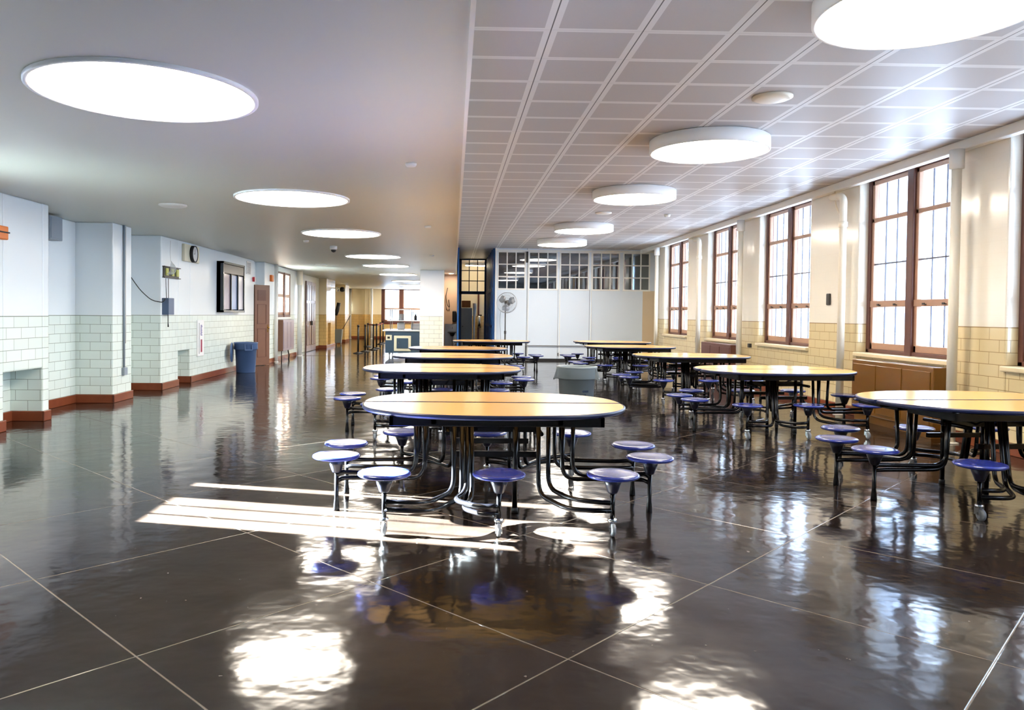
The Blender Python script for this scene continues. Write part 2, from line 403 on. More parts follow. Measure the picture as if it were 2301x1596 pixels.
# far wall with wide window
fw = MB(); fw.box(OX, -4.0, FY, FY+.3, 0, LC).box(-4.0, -1.7, FY, FY+.3, 0, .92).box(-1.7, .1, FY, FY+.3, 0, LC)
fw.box(-4.9, -4.6, FY-.25, FY, 0, LC)
struct('wall_far', fw, 'tileF', .01)
wf = sroot('window_10')
fb = MB(); a, b, z0, z1, Y0, Y1 = -4.0, -1.72, .92, LC, FY+.02, FY+.14
fb.box(a, a+.16, Y0, Y1, z0, z1).box(b-.1, b, Y0, Y1, z0, z1).box(-2.98, -2.8, Y0, Y1, z0, z1).box(a, b, Y0, Y1, z0, z0+.07).box(a, b, Y0, Y1, z1-.05, z1)
fb.build('window_frame', 'wood', wf, .008)
for p, q in ((a+.16, -2.98), (-2.8, b-.1)):
    MB().box(p, p+.05, Y0+.02, Y1-.02, z0+.07, z1-.05).box(q-.05, q, Y0+.02, Y1-.02, z0+.07, z1-.05).box(p, q, Y0+.02, Y1-.02, 1.62, 1.72).box(p, q, Y0+.02, Y1-.02, z0+.07, z0+.15).build('sash', 'sash', wf, .005)
    B(p, q, Y0+.05, Y0+.055, z0+.07, z1-.05).build('pane', 'glass', wf)
B(a-.03, b+.03, FY-.08, FY+.02, .87, .92).build('window_sill', 'wood', wf, .01)
struct('wall_kitchen', MB().box(-.33, -.2, 26.2, FY, 0, LC), 'tileF')
# column
struct('wall_column', B(-1.03, -.31, PY, 24.35, 0, LC), 'tileC', .015)
struct('trim_4', B(-.325, -.285, PY-.02, PY+.03, 0, LC), 'white', .004)
struct('trim_5', B(-5.0, -1.2, 25.2, 25.24, 0, .003), 'wood')                # dark floor strip

# kitchen recess between column and blue partition
struct('wall_kitchen_recess', MB().box(-.31, .14, 26.0, 26.2, 0, LC), 'pink')
struct('wall_kitchen_side', MB().box(-.33, -.31, 24.35, 26.2, 0, LC), 'pink')

# blue vestibule
vb = MB()
vb.box(.12, .17, 23.6, 28.5, 0, RC)                              # left blue partition
vb.box(.12, .30, 28.45, 28.55, 0, RC).box(1.15, 1.3, 28.45, 28.55, 0, RC).box(.12, 1.3, 28.45, 28.55, 2.16, 2.27).box(.12, 1.3, 28.45, 28.55, 3.42, RC)
vb.box(1.22, 1.29, 23.68, 28.5, 0, RC)
for yy in (24.3, 25.3, 26.3, 27.3): vb.box(1.2, 1.22, yy, yy+.12, 0, RC)
vb.box(1.2, 1.22, 23.7, 28.4, 2.14, 2.26).box(1.2, 1.22, 23.7, 28.4, 1.0, 1.08)
struct('wall_vestibule', vb, 'blue', .006)
dt = sroot('window_11')
g = MB()
for k in range(1, 3): g.box(.27+.31*k-.015, .27+.31*k+.015, 28.47, 28.53, 2.27, 3.42)
for k in range(1, 3): g.box(.27, 1.2, 28.47, 28.53, 2.27+.383*k-.015, 2.27+.383*k+.015)
g.box(.27, .3, 28.47, 28.53, 2.27, 3.42).box(1.17, 1.2, 28.47, 28.53, 2.27, 3.42)
g.build('muntin', 'blackp', dt); B(.28, 1.19, 28.495, 28.5, 2.27, 3.42).build('pane', 'glass', dt)
struct('wall_pantry', MB().box(.0, 2.4, 31.0, 31.2, 0, RC), 'tileF')
struct('wall_pantry_side', MB().box(-.1, 0, 28.5, 31.2, 0, RC).box(1.9, 2.0, 28.5, 31.2, 0, RC), 'cream')
# folding partition
pw = MB(); zb, zt = 2.21, 3.35
panes = [(1.37, 2.2), (2.33, 3.19), (3.3, 4.17), (4.29, 5.12), (5.26, 6.06)]
P0, P1 = PY, PY+.08
pw.box(1.28, 6.25, P0, P1, .07, zb); pw.box(1.28, 6.25, P0, P1, zt, RC)
xs = [1.28]+[v for p in panes for v in p]+[6.25]
for a, b in zip(xs[::2], xs[1::2]): pw.box(a, b, P0, P1, zb, zt)
struct('wall_partition', pw, 'partw')
struct('wall_partition_light_tint', B(5.86, 6.25, PY-.012, PY, .07, zb-.02), 'beige')  # beige sheet standing in for the light gradient at the partition's right end
pt = MB()
for x in (2.265, 3.245, 4.22): pt.box(x+.03, x+.05, P0-.03, P0, .07, RC)
pt.box(1.28, 1.33, P0-.04, P0, 0, RC).box(1.28, 6.25, P0-.02, P0, 3.37, 3.42)
for a, b in panes: pt.box(a-.03, b+.03, P0-.02, P0, zb-.03, zb)
struct('trim_6', pt, 'white', .004)
struct('trim_7', MB().box(2.262, 2.27, P0-.004, P0, .07, RC).box(3.225, 3.232, P0-.004, P0, .07, zb).box(4.205, 4.213, P0-.004, P0, .07, zb), 'gapd')
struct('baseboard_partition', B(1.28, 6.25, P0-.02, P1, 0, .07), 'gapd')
struct('wall_partition_room', MB().box(1.29, 6.2, 26.5, 26.6, 0, RC), 'darkroom')
pr_ = sroot('window_12')
for a, b in panes:
    g = MB(); wdt = (b-a)/3; hh = (zt-zb)/3
    for k in range(4): g.box(a+wdt*k-.017, a+wdt*k+.017, P0-.005, P1-.02, zb, zt)
    for k in range(4): g.box(a, b, P0-.005, P1-.02, zb+hh*k-.017, zb+hh*k+.017)
    f = g.build('muntin', 'white', pr_, .003)
    B(a, b, P0+.035, P0+.04, zb, zt).build('pane', 'dglass', pr_)
# things on the partition
o = thing('kick_rail', 'thin grey rail running low across the white folding partition', 'rail')
B(2.23, 4.3, P0-.05, P0-.03, .455, .48).build('rail_bar', 'steel', o); 
for x in (2.3, 3.24, 4.2): B(x, x+.03, P0-.03, P0, .45, .485).build('bracket', 'white', o)
tag(B(2.235, 2.29, P0-.09, P0-.031, 3.02, 3.36).build('speaker', 'blackp', None, .01), 'small black box high on the white partition between the first two glazed panels', 'speaker')
tag(B(2.24, 2.262, P0-.05, P0-.004, .02, .62).build('door_bolt', 'blackp', None, .004), 'black vertical floor bolt on the white partition below the fan', 'bolt')
tag(B(3.24, 3.262, P0-.03, P0, .15, .25).build('floor_latch', 'blackp', None, .004), 'small black latch near the foot of the white partition', 'latch')

# ------------------------------------------------------------------ ceiling lights
LGY = [4.78, 9.06, 12.97, 18.12, 21.62, 26.36, 31.7, 36.2, 40.4]
nth = ['nearest', 'second', 'third', 'fourth', 'fifth', 'sixth', 'seventh', 'eighth', 'ninth']
for i, y in enumerate(LGY):
    o = thing('round_ceiling_light', 'round flush light in the smooth left ceiling, %s from the camera' % nth[i], 'ceiling light', (-1.9, y, LC), 0, 'round flush lights in the left ceiling')
    MB().lathe([(.665, 0), (.665, -.02), (.64, -.022), (.635, -.012), (.635, 0)], n=72, closed=False).build('rim', 'rim', o)
    MB().lathe([(.637, -.004), (.637, -.012)], n=72).build('diffuser', 'lamp', o)
for i, y in enumerate([4.72, 8.82, 12.48, 17.31, 20.76]):
    o = thing('drum_ceiling_light', 'white drum light under the panelled right ceiling, %s from the camera' % nth[i], 'ceiling light', (2.93, y, RC), 0, 'white drum lights on the right ceiling')
    MB().lathe([(.0, -.002), (.66, -.002), (.67, -.01), (.67, -.145), (.655, -.15), (.64, -.145), (.64, -.13)], n=72, closed=False).build('drum', 'rim', o)
    MB().lathe([(.641, -.125), (.641, -.138)], n=72).build('diffuser', 'lamp', o)
def disc(name, label, cat, x, y, z, r, h=.03, mt='white'):
    o = MB().lathe([(r, 0), (r, -h*.5), (r*.8, -h), (r*.3, -h*1.05), (0, -h*1.05)], n=32).build(name, mt); o.location = (x, y, z)
    return tag(o, label, cat)
disc('ceiling_speaker', 'round cream speaker in the panelled ceiling between the first two drum lights', 'speaker', 2.93, 7.06, RC, .18, .03, 'cream')
disc('ceiling_speaker', 'round speaker in the panelled ceiling beyond the third drum light', 'speaker', 2.96, 15.17, RC, .16)
disc('smoke_detector', 'small white detector on the panelled ceiling near the windows', 'smoke detector', 4.27, 15.3, RC, .06, .05)
disc('ceiling_speaker', 'large round white cover on the left ceiling near the white wall', 'speaker', -3.55, 9.77, LC, .17)
disc('smoke_detector', 'white sensor on the smooth ceiling right of the second round light', 'smoke detector', -.39, 6.87, LC, .05, .03)
disc('smoke_detector', 'white sensor on the smooth ceiling right of the third round light', 'smoke detector', -.4, 11.75, LC, .05, .03)
disc('smoke_detector', 'white sensor on the ceiling left of the security camera', 'smoke detector', -2.75, 14.33, LC, .055, .04)
disc('ceiling_speaker', 'flat round ceiling cover above the far brown window', 'speaker', -3.68, 21.39, LC, .16, .02)
disc('smoke_detector', 'white sensor on the ceiling near the far right round lights', 'smoke detector', -.5, 17.6, LC, .05, .03)
o = thing('security_camera', 'small dome security camera hanging from the left ceiling', 'camera', (-2.42, 15.49, LC))
MB().lathe([(.075, 0), (.075, -.06), (.06, -.075), (0, -.075)], n=24).build('housing', 'white', o)
MB().lathe([(.052, -.07), (.052, -.09), (.035, -.12), (0, -.13)], n=24).build('dome', 'blackp', o)
tag(MB().lathe([(.0, -.0), (.015, 0), (.015, -.05), (0, -.05)], axis='x', n=8, c=(SX, 5.9, 2.83)).build('cable_end', 'blackp'), 'tiny black cable end poking out at the soffit edge', 'cable')

# ------------------------------------------------------------------ tables
def supe(a, b, n, t):
    c, s_ = math.cos(t), math.sin(t)
    return (a*math.copysign(abs(c)**(2/n), c), b*math.copysign(abs(s_)**(2/n), s_))
SEATS = [(-.735, -.86, 1), (0, -.87, 1), (.735, -.86, 1), (-1.13, -.26, 0), (-1.13, .26, 0), (1.13, -.26, 0), (1.13, .26, 0), (-.735, .86, 1), (0, .87, 1), (.735, .86, 1)]
def make_table():
    r = thing('cafeteria_table', '', 'table', (0,0,0))
    A, Bb, zt = .97, .75, .757
    for sg in (-1, 1):
        pts = [supe(A, Bb, 2.35, PI*k/48) for k in range(49)]
        pts = [(x, y+.026) for x, y in pts]
        if sg < 0: pts = [(-x, -y) for x, y in pts]
        ins = []
        cx, cy = 0, sg*.3
        for x, y in pts:
            d = Vector((x-cx, y-cy)); L_ = d.length; q = d*((L_-.012)/L_); ins.append((q.x+cx, q.y+cy if abs(y) > .027 else y))
        top = MB().quadbox(ins, zt-.03, zt).build('tabletop_half', 'maple', r)
        e = MB(); n = len(pts); b0 = len(e.v)
        for zz, off in ((zt-.0005, 0), (zt-.004, .008), (zt-.024, .008), (zt-.034, -.006), (zt-.034, -.03)):
            for (x, y), (xi, yi) in zip(pts, ins):
                d = Vector((x-xi, y-yi)); d = d.normalized() if d.length > 1e-6 else Vector((0, 0))
                e.v.append((xi+d.x*(.006+off if off > 0 else .004+off), yi+d.y*(.006+off if off > 0 else .004+off), zz))
        for k in range(4):
            for i in range(n):
                j = (i+1) % n; e.f.append((b0+k*n+i, b0+(k+1)*n+i, b0+(k+1)*n+j, b0+k*n+j)); e.sm.append(True)
        e.box(-A+.01, A-.01, sg*.019 if sg > 0 else -.0255, .0255 if sg > 0 else -.019, zt-.03, zt-.001)
        e.build('edge_band', 'edge', top)
        f = MB(); y0, y1 = (.06, .60) if sg > 0 else (-.60, -.06)
        f.box(-.73, .73, y0, y0+.03, .66, .727).box(-.73, .73, y1-.03, y1, .66, .727).box(-.73, -.70, y0, y1, .66, .727).box(.70, .73, y0, y1, .66, .727)
        f.box(-.45, -.41, y0, y1, .67, .727).box(.41, .45, y0, y1, .67, .727)
        f.build('apron_frame', 'black', r, .004)
    R_ = .0165
    # floor poles
    for x, y in ((-.2, -.27), (.15, -.29), (.2, .27), (-.15, .29)):
        o = MB().tube([(x, y, .02), (x, y, .68)], .019, 12).build('support_leg', 'black', r)
        MB().lathe([(.024, 0), (.024, .03), (.019, .035)], c=(x, y, 0), n=14).build('foot_glide', 'blackp', o)
    # folding linkage
    k = MB().box(-.94, .94, -.024, .024, .70, .728).box(-.36, .36, -.045, -.02, .54, .60).box(-.36, .36, .02, .045, .54, .60).box(-.30, .30, -.3, -.27, .4, .44).box(-.30, .30, .27, .3, .4, .44)  # first box: black bar added so the crack between the halves reads dark
    k.tube([(-.34, -.27, .56), (-.34, .27, .56)], .016, 10).tube([(.34, -.27, .56), (.34, .27, .56)], .016, 10)
    k.tube([(-.12, -.05, .56), (-.24, -.4, .68)], .009, 8).tube([(.12, .05, .56), (.24, .4, .68)], .009, 8).tube([(.05, -.05, .56), (.12, -.4, .68)], .009, 8)
    k.build('folding_linkage', 'black', r)
    # stool arms, point symmetric
    for s in (1, -1):
        def arm(paths):
            a = MB()
            for p in paths: a.tube([(x*s, y*s, z) for x, y, z in p], R_, 10, fil=.11)
            a.build('stool_arm', 'black', r)
        arm([[(-.29, -.42, .68), (-.29, -.46, .19), (-.46, -.78, .185), (-.735, -.86, .21)], [(-.235, -.42, .68), (-.235, -.50, .15), (-.44, -.84, .145), (-.735, -.86, .16)]])
        arm([[(-.20, -.40, .68), (-.20, -.50, .19), (-.30, -.68, .18), (-.12, -.85, .18), (0, -.87, .19)], [(-.17, -.40, .68), (-.16, -.46, .14), (-.24, -.72, .135), (-.1, -.87, .135), (0, -.87, .14)]])
        arm([[(.30, -.42, .68), (.30, -.46, .17), (.46, -.80, .15), (.735, -.86, .16)], [(.37, -.42, .68), (.37, -.44, .21), (.50, -.74, .20), (.735, -.86, .21)]])
        for yy, sg in ((-.24, -1), (.24, 1)):
            arm([[(-.56, yy+.08*sg, .68), (-.56, yy+.05*sg, .27), (-1.0, yy, .27), (-1.10, yy+.01*sg, .275), (-1.13, .26*sg, .255)],
                 [(-.50, yy-.02*sg, .68), (-.50, yy-.03*sg, .225), (-1.0, yy-.04*sg, .225), (-1.10, yy-.02*sg, .225), (-1.13, .26*sg, .21)]])
    for x, y, cs in SEATS:
        st = MB().lathe([(0, .372), (.125, .372), (.16, .38), (.171, .39), (.169, .400), (.155, .407), (.12, .4045), (0, .403)], c=(x, y, 0), n=36).build('stool_seat', 'seat', r)
        MB().lathe([(.028, .275), (.034, .285), (.050, .33), (.066, .373), (0, .373)], c=(x, y, 0), n=20).build('seat_cone', 'cone', st)
        if cs:
            MB().tube([(x, y, .10), (x, y, .29)], .0155, 12).build('stool_post', 'black', r)
            c = MB().lathe([(.026, .088), (.03, .095), (.03, .108), (.02, .115)], c=(x, y, 0), n=18)
            sy = -.02 if y < 0 else .02
            for dx in (-.021, .017): c.quadbox([(x+dx, y-.022), (x+dx+.004, y-.022), (x+dx+.004, y+.022), (x+dx, y+.022)], .04, .09)
            for dx in (-.021, .017): c.box(x+dx, x+dx+.004, y+sy-.014, y+sy+.014, .02, .06)
            cc = c.build('caster', 'chrome', r)
            MB().lathe([(.012, -.014), (.036, -.013), (.042, -.008), (.042, .008), (.036, .013), (.012, .014)], c=(x, y+sy, .042), n=24, axis='x').build('wheel', 'rubber', cc)
        else:
            MB().lathe([(.023, 0), (.023, .012), (.02, .05), (.0155, .085), (.0155, .29)], c=(x, y, 0), n=14).build('stool_post', 'black', r)
    return r
tb = make_table()
TB = [(.305, 5.75, 0, 'oval wooden table with ten blue stools, nearest to the camera in sunlight'),
 (-.13, 9.45, 0, 'oval wooden stool table directly behind the sunlit nearest table'),
 (0, 12.3, 0, 'oval wooden stool table, third in the middle row behind the nearest table'),
 (.1, 15.05, 0, 'oval wooden stool table, fourth in the middle row, just short of the tiled column'),
 (.97, 19.3, 0, 'oval wooden stool table in front of the pedestal fan and blue doorway'),
 (4.41, 6.22, 4, 'oval stool table cut by the right edge of the photo beside the brown radiator'),
 (4.1, 9.7, 4, 'oval stool table behind the one cut off at the right edge'),
 (4.08, 13.05, 2, 'oval stool table in the window row just right of the grey trash can'),
 (3.85, 16.6, 2, 'oval stool table in the window row, second from the white partition'),
 (4.05, 19.4, 0, 'oval stool table in the window row closest to the white partition')]
for i, (x, y, a, lb) in enumerate(TB):
    o = tb if i == 0 else dup(tb)
    o.location = (x, y, 0); o.rotation_euler.z = math.radians(a)
    tag(o, lb, 'table', 'oval stool tables of the cafeteria')

# ------------------------------------------------------------------ bins
def bin_(loc, rz, mt, label, s=1.0, rot_handle=0):
    o = thing('trash_can', label, 'trash can', loc, rz)
    H_ = .72*s; r0, r1 = .215*s, .265*s
    MB().lathe([(0, 0), (r0, 0), (r0+.005, .01), (r1-.018, H_*.75), (r1+.0, H_*.76), (r1+.012, H_*.78), (r1+.006, H_*.95), (r1+.012, H_*.965), (r1+.018, H_*.985), (r1+.012, H_), (r1-.006, H_), (r1-.014, H_*.97), (r0-.01, .03), (0, .03)], n=48).build('barrel', mt, o)
    for sg in (-1, 1):
        h = MB(); a, b = sg*(r1+.004), sg*(r1+.048)
        z0, z1 = H_*.74, H_*.955
        for y0 in (-.09, .075):
            lo, hi = sorted((a, b)); 
            n = len(h.v); h.v += [(a-sg*.02, y0, z0+.02), (b, y0, z0), (b-sg*.045, y0, z1), (a-sg*.02, y0, z1), (a-sg*.02, y0+.015, z0+.02), (b, y0+.015, z0), (b-sg*.045, y0+.015, z1), (a-sg*.02, y0+.015, z1)]
            for q in ((0,1,2,3),(7,6,5,4),(0,4,5,1),(1,5,6,2),(2,6,7,3),(3,7,4,0)): h.f.append(tuple(n+i for i in q)); h.sm.append(False)
        lo, hi = sorted((b-sg*.02, b)); h.box(lo, hi, -.09, .09, z0, z0+.025)
        lo, hi = sorted((a-sg*.03, b-sg*.04)); h.box(lo, hi, -.09, .09, z1-.012, z1)
        h.build('handle', mt, o)
    return o
tc = bin_((1.71, 10.5, 0), math.radians(-14), 'bindgrey', 'grey round trash can with side handles standing between the table rows')
mk = MB()
def glyphs(mb, x0, x1, z, h, n, R=.252):
    for k in range(n):
        a = x0+(x1-x0)*k/n; wd = (x1-x0)/n*.72
        for q in range(2):
            xx = a+q*wd*.5; yy = -math.sqrt(R*R-xx*xx)-.001; zz = z if (k+q) % 2 else z+h*.15
            mb.box(xx, xx+wd*.32, yy-.002, yy+.012, zz, z+h)
for a_ in ((.045, .13, .375, .03, 5, .247), (.075, .10, .335, .02, 1, .245), (.015, .15, .29, .025, 9, .243)):
    mk = MB(); glyphs(mk, *a_); ob = mk.build('printed_line', 'mark', tc); ob.rotation_euler.z = math.radians(14)
bb = bin_((-4.84, 18.0, 0), math.radians(-62), 'binblue', 'blue-grey round trash can against the left wall by the brown door', .98)
l_ = MB().lathe([(0, -.02), (.2, -.02), (.225, -.012), (.23, .0), (.22, .012), (0, .02)], n=32, axis='x', c=(0, 0, 0)).build('lid', 'binblue', bb)
l_.parent = bb; l_.rotation_euler = (0, 0, math.radians(62+8)); 
lw_ = Matrix.Rotation(math.radians(62), 4, 'Z') @ Vector((-.26, -.22, 0)); l_.location = (lw_.x, lw_.y, .48)

# ------------------------------------------------------------------ right wall fittings
def pipe(y, label, top='collar', r=.052):
    o = thing('steam_pipe', label, 'pipe', (5.7, y, 0), 0, 'vertical heating pipes along the window wall')
    if top == 'collar':
        MB().lathe([(r, 0), (r, 3.345)], n=20).build('pipe_tube', 'cream', o)
        MB().lathe([(r+.002, 3.12), (r+.024, 3.13), (r+.024, 3.344)], n=20).build('collar', 'white', o)
    else:
        MB().tube([(0, 0, 0), (0, 0, 3.2), (-.0, .35, 3.24)], r, 18, fil=.1).build('pipe_tube', 'cream', o)
        MB().lathe([(r+.002, 2.75), (r+.012, 2.755), (r+.012, 2.83), (r+.002, 2.835)], n=20).build('coupling', 'cream', o)
    MB().lathe([(r+.035, 0), (r+.035, .012), (r, .02)], n=20).build('floor_flange', 'cream', o)
    return o
pipe(8.61, 'cream vertical pipe in front of the large window beside the nearest brown radiator')
pipe(11.13, 'cream vertical pipe with an elbow at its top and thin conduit beside it', 'elbow')
pipe(15.14, 'cream vertical pipe standing in front of the window left of the red-brown radiator')
pipe(17.7, 'cream vertical pipe between the two far windows', 'elbow')
pipe(21.4, 'cream vertical pipe in the far corner by the white partition')
def radiator(y0, y1, mt, label, z0=.1, z1=.85):
    o = thing('radiator_cover', label, 'radiator', (5.84, (y0+y1)/2, 0), 0, 'radiator covers under the windows')
    h = (y1-y0)/2
    B(-.19, 0, -h, h, z0, z1).build('cabinet', mt, o, .012)
    for k in range(3):
        a = -h+.04+(2*h-.08)/3*k
        B(-.2, -.188, a+.012, a+(2*h-.08)/3-.012, z0+.05, z1-.06).build('panel', mt, o, .004)
    B(-.17, -.02, -h+.05, h-.05, 0, z0).build('plinth', mt, o)
radiator(8.86, 10.7, 'brownmetal', 'glossy brown radiator cover under the nearest fully visible window')
radiator(15.45, 17.3, 'redbrown', 'dull red-brown radiator cover under the fourth window')
tag(MB().tube([(5.78, 11.55, 3.34), (5.78, 11.52, 3.1), (5.845, 11.42, 2.9), (5.845, 11.42, .9), (5.82, 11.44, .75), (5.85, 11.42, .45)], .012, 8, fil=.1).build('conduit', 'cream'), 'thin cream conduit curving down the window wall beside the elbow pipe', 'conduit')
tag(B(RX-.035, RX, 11.78, 11.88, 1.62, 1.8).build('wall_phone_plate', 'dark', None, .012), 'small dark plate on the white wall between second and third windows', 'plate')
tag(B(RX-.06, RX, 18.15, 18.25, .8, .92).build('outlet_box', 'dark', None, .01), 'small dark box on the cream tiles between the far windows', 'box')
tag(B(RX-.06, RX, 14.9, 14.98, .82, .9).build('outlet_box', 'dark', None, .01), 'tiny dark box on cream tiles beside the pipe left of the radiator', 'box')

# ------------------------------------------------------------------ left wall fittings
o = thing('alarm_strobe', 'orange alarm unit high on the white wall at the left edge', 'alarm', (LX, 8.86, 2.29))
B(0, .07, -.1, .1, -.075, .08).build('housing', 'orange', o, .012); B(.07, .085, -.1, .1, -.0, .015).build('lens_strip', 'blackp', o); B(0, .05, -.15, -.1, -.04, .05).build('side_clip', 'blackp', o)
MB().tube([(.03, -.05, .08), (.03, -.05, .46)], .012, 8).build('conduit', 'white', o)
o = thing('junction_box', 'grey metal box high on the recessed left wall near the ceiling', 'box', (-5.76, 10.95, 2.4))
B(0, .17, -.2, .14, 0, .33).build('case', 'greybox', o, .008); B(.17, .178, -.18, .12, .02, .31).build('cover', 'greybox', o, .003)
o = thing('wall_conduit', 'grey conduit with outlet box down the side of the second tiled pier', 'conduit', (LX, 12.17, 0))
MB().tube([(.02, 0, .5), (.02, 0, 2.755)], .016, 8).build('pipe', 'greybox', o); MB().tube([(.018, .06, .9), (.018, .06, 2.755)], .009, 8).build('pipe', 'white', o)
B(0, .05, -.05, .07, .4, .52).build('outlet', 'greybox', o, .006)
o = thing('terminal_panel', 'dark open mounting plate with yellow blocks and loose white wires on the left wall', 'panel', (LX, 14.2, 2.12))
B(0, .02, -.38, .38, -.1, .1).build('plate', 'dark', o); MB().box(0, .05, -.4, .4, .09, .105).box(0, .05, -.4, .4, -.105, -.09).build('rails', 'dark', o)
for a in (-.3, -.02, .22): B(.02, .04, a, a+.11, -.06, .07).build('terminal_block', 'yel', o)
wm_ = MB()
for k in range(5):
    a = -.28+.06*k; wm_.tube([(.04, a, -.04), (.09, a+.06, .02), (.10, a+.02, .12), (.06, -.12, .2)], .006, 6, fil=.05)
wm_.tube([(.05, -.12, .2), (.03, -.1, .35), (.02, -.05, .58)], .005, 6, fil=.05)
wm_.build('loose_wire', 'wirew', o)
o = thing('control_box', 'blue-grey metal box on the left wall with a black cord hanging below', 'box', (LX, 13.92, 1.35))
B(0, .12, -.13, .14, 0, .3).build('case', 'bluebox', o, .006); MB().tube([(.06, 0, 0), (.06, 0, -.14), (.06, .01, -.22)], [.008, .008, .014], 8).build('hanging_cord', 'wire', o)
MB().tube([(.05, -.05, .3), (.03, -.02, .5), (.02, .0, .655)], .006, 6).tube([(.05, .05, .3), (.03, .1, .5), (.02, .12, .655)], .006, 6).build('wire', 'wire', o)
tag(MB().tube([(-5.74, 13.45, 2.2), (-5.70, 13.6, 2.05), (-5.55, 13.70, 1.78), (-5.35, 13.71, 1.60), (-5.17, 13.72, 1.57), (-5.14, 13.735, 1.60), (-5.14, 13.77, 1.64)], .008, 8, fil=.12).build('loose_cable', 'wire'), 'black cable sagging across the tiled pier face to the blue-grey box', 'cable')
o = thing('wall_clock', 'round black-rimmed clock on a square cream plate on the left wall', 'clock', (LX, 15.2, 2.54))
B(0, .06, -.42, .42, -.16, .17).build('backplate', 'creamplastic', o, .01)
MB().lathe([(.165, .06), (.165, .12), (.15, .125), (.145, .11)], axis='x', n=40, closed=False).build('rim', 'blackp', o)
MB().lathe([(.148, .06), (.148, .112)], axis='x', n=40).build('dial', 'clockf', o)
MB().box(.112, .115, -.004, .004, 0, .1).box(.112, .115, -.07, 0, -.004, .004).build('hands', 'blackp', o)
o = thing('menu_board', 'dark framed display case with three posters on the left wall', 'display case', (LX, 17.8, 1.4))
D = .15; h = .86
MB().box(0, D, -h, h, 0, .05).box(0, D, -h, h, 1.08, 1.13).box(0, D, -h, -h+.05, 0, 1.13).box(0, D, h-.05, h, 0, 1.13).box(0, D-.06, -h, h, 0, 1.13).build('frame', 'boardf', o, .005)
B(D-.05, D-.01, -h+.06, h-.06, .88, 1.07).build('header', 'header', o)
for k, mt in enumerate(('poster', 'poster2', 'poster3')):
    a = -h+.06+.56*k
    B(D-.06, D-.03, a+.03, a+.53, .07, .85).build('poster', mt, o)
    if k: B(D-.06, D, a-.012, a+.016, .05, .87).build('divider', 'boardf', o)
o = thing('vent_grille', 'white louvred grille at the top of the left wall above the brown door', 'vent', (LX, 19.55, 2.52))
B(0, .015, -.2, .2, -.15, .17).build('frame', 'white', o)
g = MB()
for k in range(9): g.box(.015, .02, -.15, .15, -.12+.03*k, -.11+.03*k)
g.build('slats', 'bar', o)
o = thing('poster_sign', 'narrow white sign with violet and red print on the left tiled wall', 'sign', (LX, 15.82, .5))
B(0, .03, -.19, .19, 0, .74).build('board', 'paper', o, .004)
g = MB(); random.seed(2)
for k in range(9): g.box(.03, .032, -.04+.02*random.random(), .04+.04*random.random(), .42+.025*k, .437+.025*k)
g.build('script_print', 'violet', o)
B(.03, .032, -.02, .07, .08, .34).build('red_print', 'red', o); B(.03, .032, -.12, -.10, .05, .68).build('edge_line', 'mark', o)
o = tag(MB().box(-5.2, -5.14, 19.93, 20.07, 2.2, 2.32).build('fire_alarm', 'redp', None, .01), 'small red and white fire alarm at the end of the left wall', 'alarm')
B(0, .01, 0, .06, 0, .12).build('cover', 'white', o).location = (-5.14, 19.94, 2.2)
tag(B(-5.06, -4.99, 21.2, 21.4, 2.26, 2.44).build('alarm_strobe', 'orange', None, .015), 'orange alarm unit on the white wall above and right of the brown door', 'alarm')

# brown louvred door leaf
d = sroot('door_1', (-5.2, 20.14, 0)); d.rotation_euler.z = math.atan2(.48, .27)
Lw = .55
B(0, Lw, -.02, .02, .01, 2.13).build('door_leaf', 'door', d, .004)
for a, b in ((.22, .98), (1.1, 1.62)):
    MB().box(.09, Lw-.13, -.028, -.02, a, a+.015).box(.09, Lw-.13, -.028, -.02, b-.015, b).box(.09, .105, -.028, -.02, a, b).box(Lw-.145, Lw-.13, -.028, -.02, a, b).build('panel_moulding', 'redbrown', d)
g = MB()
for k in range(8): g.box(.1, Lw-.15, -.03, -.018, 1.72+.035*k, 1.745+.035*k)
g.build('louver', 'redbrown', d); MB().lathe([(.0, -.07), (.022, -.065), (.026, -.05), (.012, -.035), (.012, -.02)], axis='y', c=(Lw-.07, 0, 1.0), n=16).box(Lw-.085, Lw-.055, -.024, -.02, .88, 1.08).build('door_knob', 'brass', d)
# radiator cover left
o = thing('radiator_cover', 'lilac-grey radiator cover with a brown side below the far left window', 'radiator', (-5.09, 23.15, 0))
B(0, .15, -.75, .75, .28, 1.19).build('cabinet', 'lilac', o, .01)
B(0, .145, -.762, -.75, .28, 1.19).build('side_panel', 'door', o)
for k in range(3): B(.15, .158, -.71+.48*k, -.26+.48*k, .35, 1.12).build('panel', 'lilac', o, .004)
MB().tube([(.08, -.65, 0), (.08, -.65, .28)], .015, 8).tube([(.08, .3, 0), (.10, .28, .1), (.08, .22, .28)], .02, 8).build('feed_pipe', 'dark', o)
def lpipe(x, y, r, label, elbow=False):
    o = thing('steam_pipe', label, 'pipe', (x, y, 0)); 
    MB().lathe([(r, 0), (r, LC-.001)], n=18).build('pipe_tube', 'white', o)
    MB().lathe([(r+.02, 0), (r+.02, .015), (r, .02)], n=18).build('floor_flange', 'white', o)
    if elbow: MB().lathe([(r+.001, 2.3), (r+.015, 2.33), (r+.025, 2.6), (r+.025, LC-.001)], n=18).build('collar', 'cream', o)
lpipe(-4.99, 21.7, .05, 'white vertical pipe just left of the far left window')
lpipe(-4.99, 25.0, .075, 'thick white vertical pipe left of the panelled double door', True)
lpipe(-5.7, FY-.15, .06, 'white pipe in the corner of the far wall')
lpipe(-4.5, FY-.35, .07, 'white pipe on the far wall left of the far window')
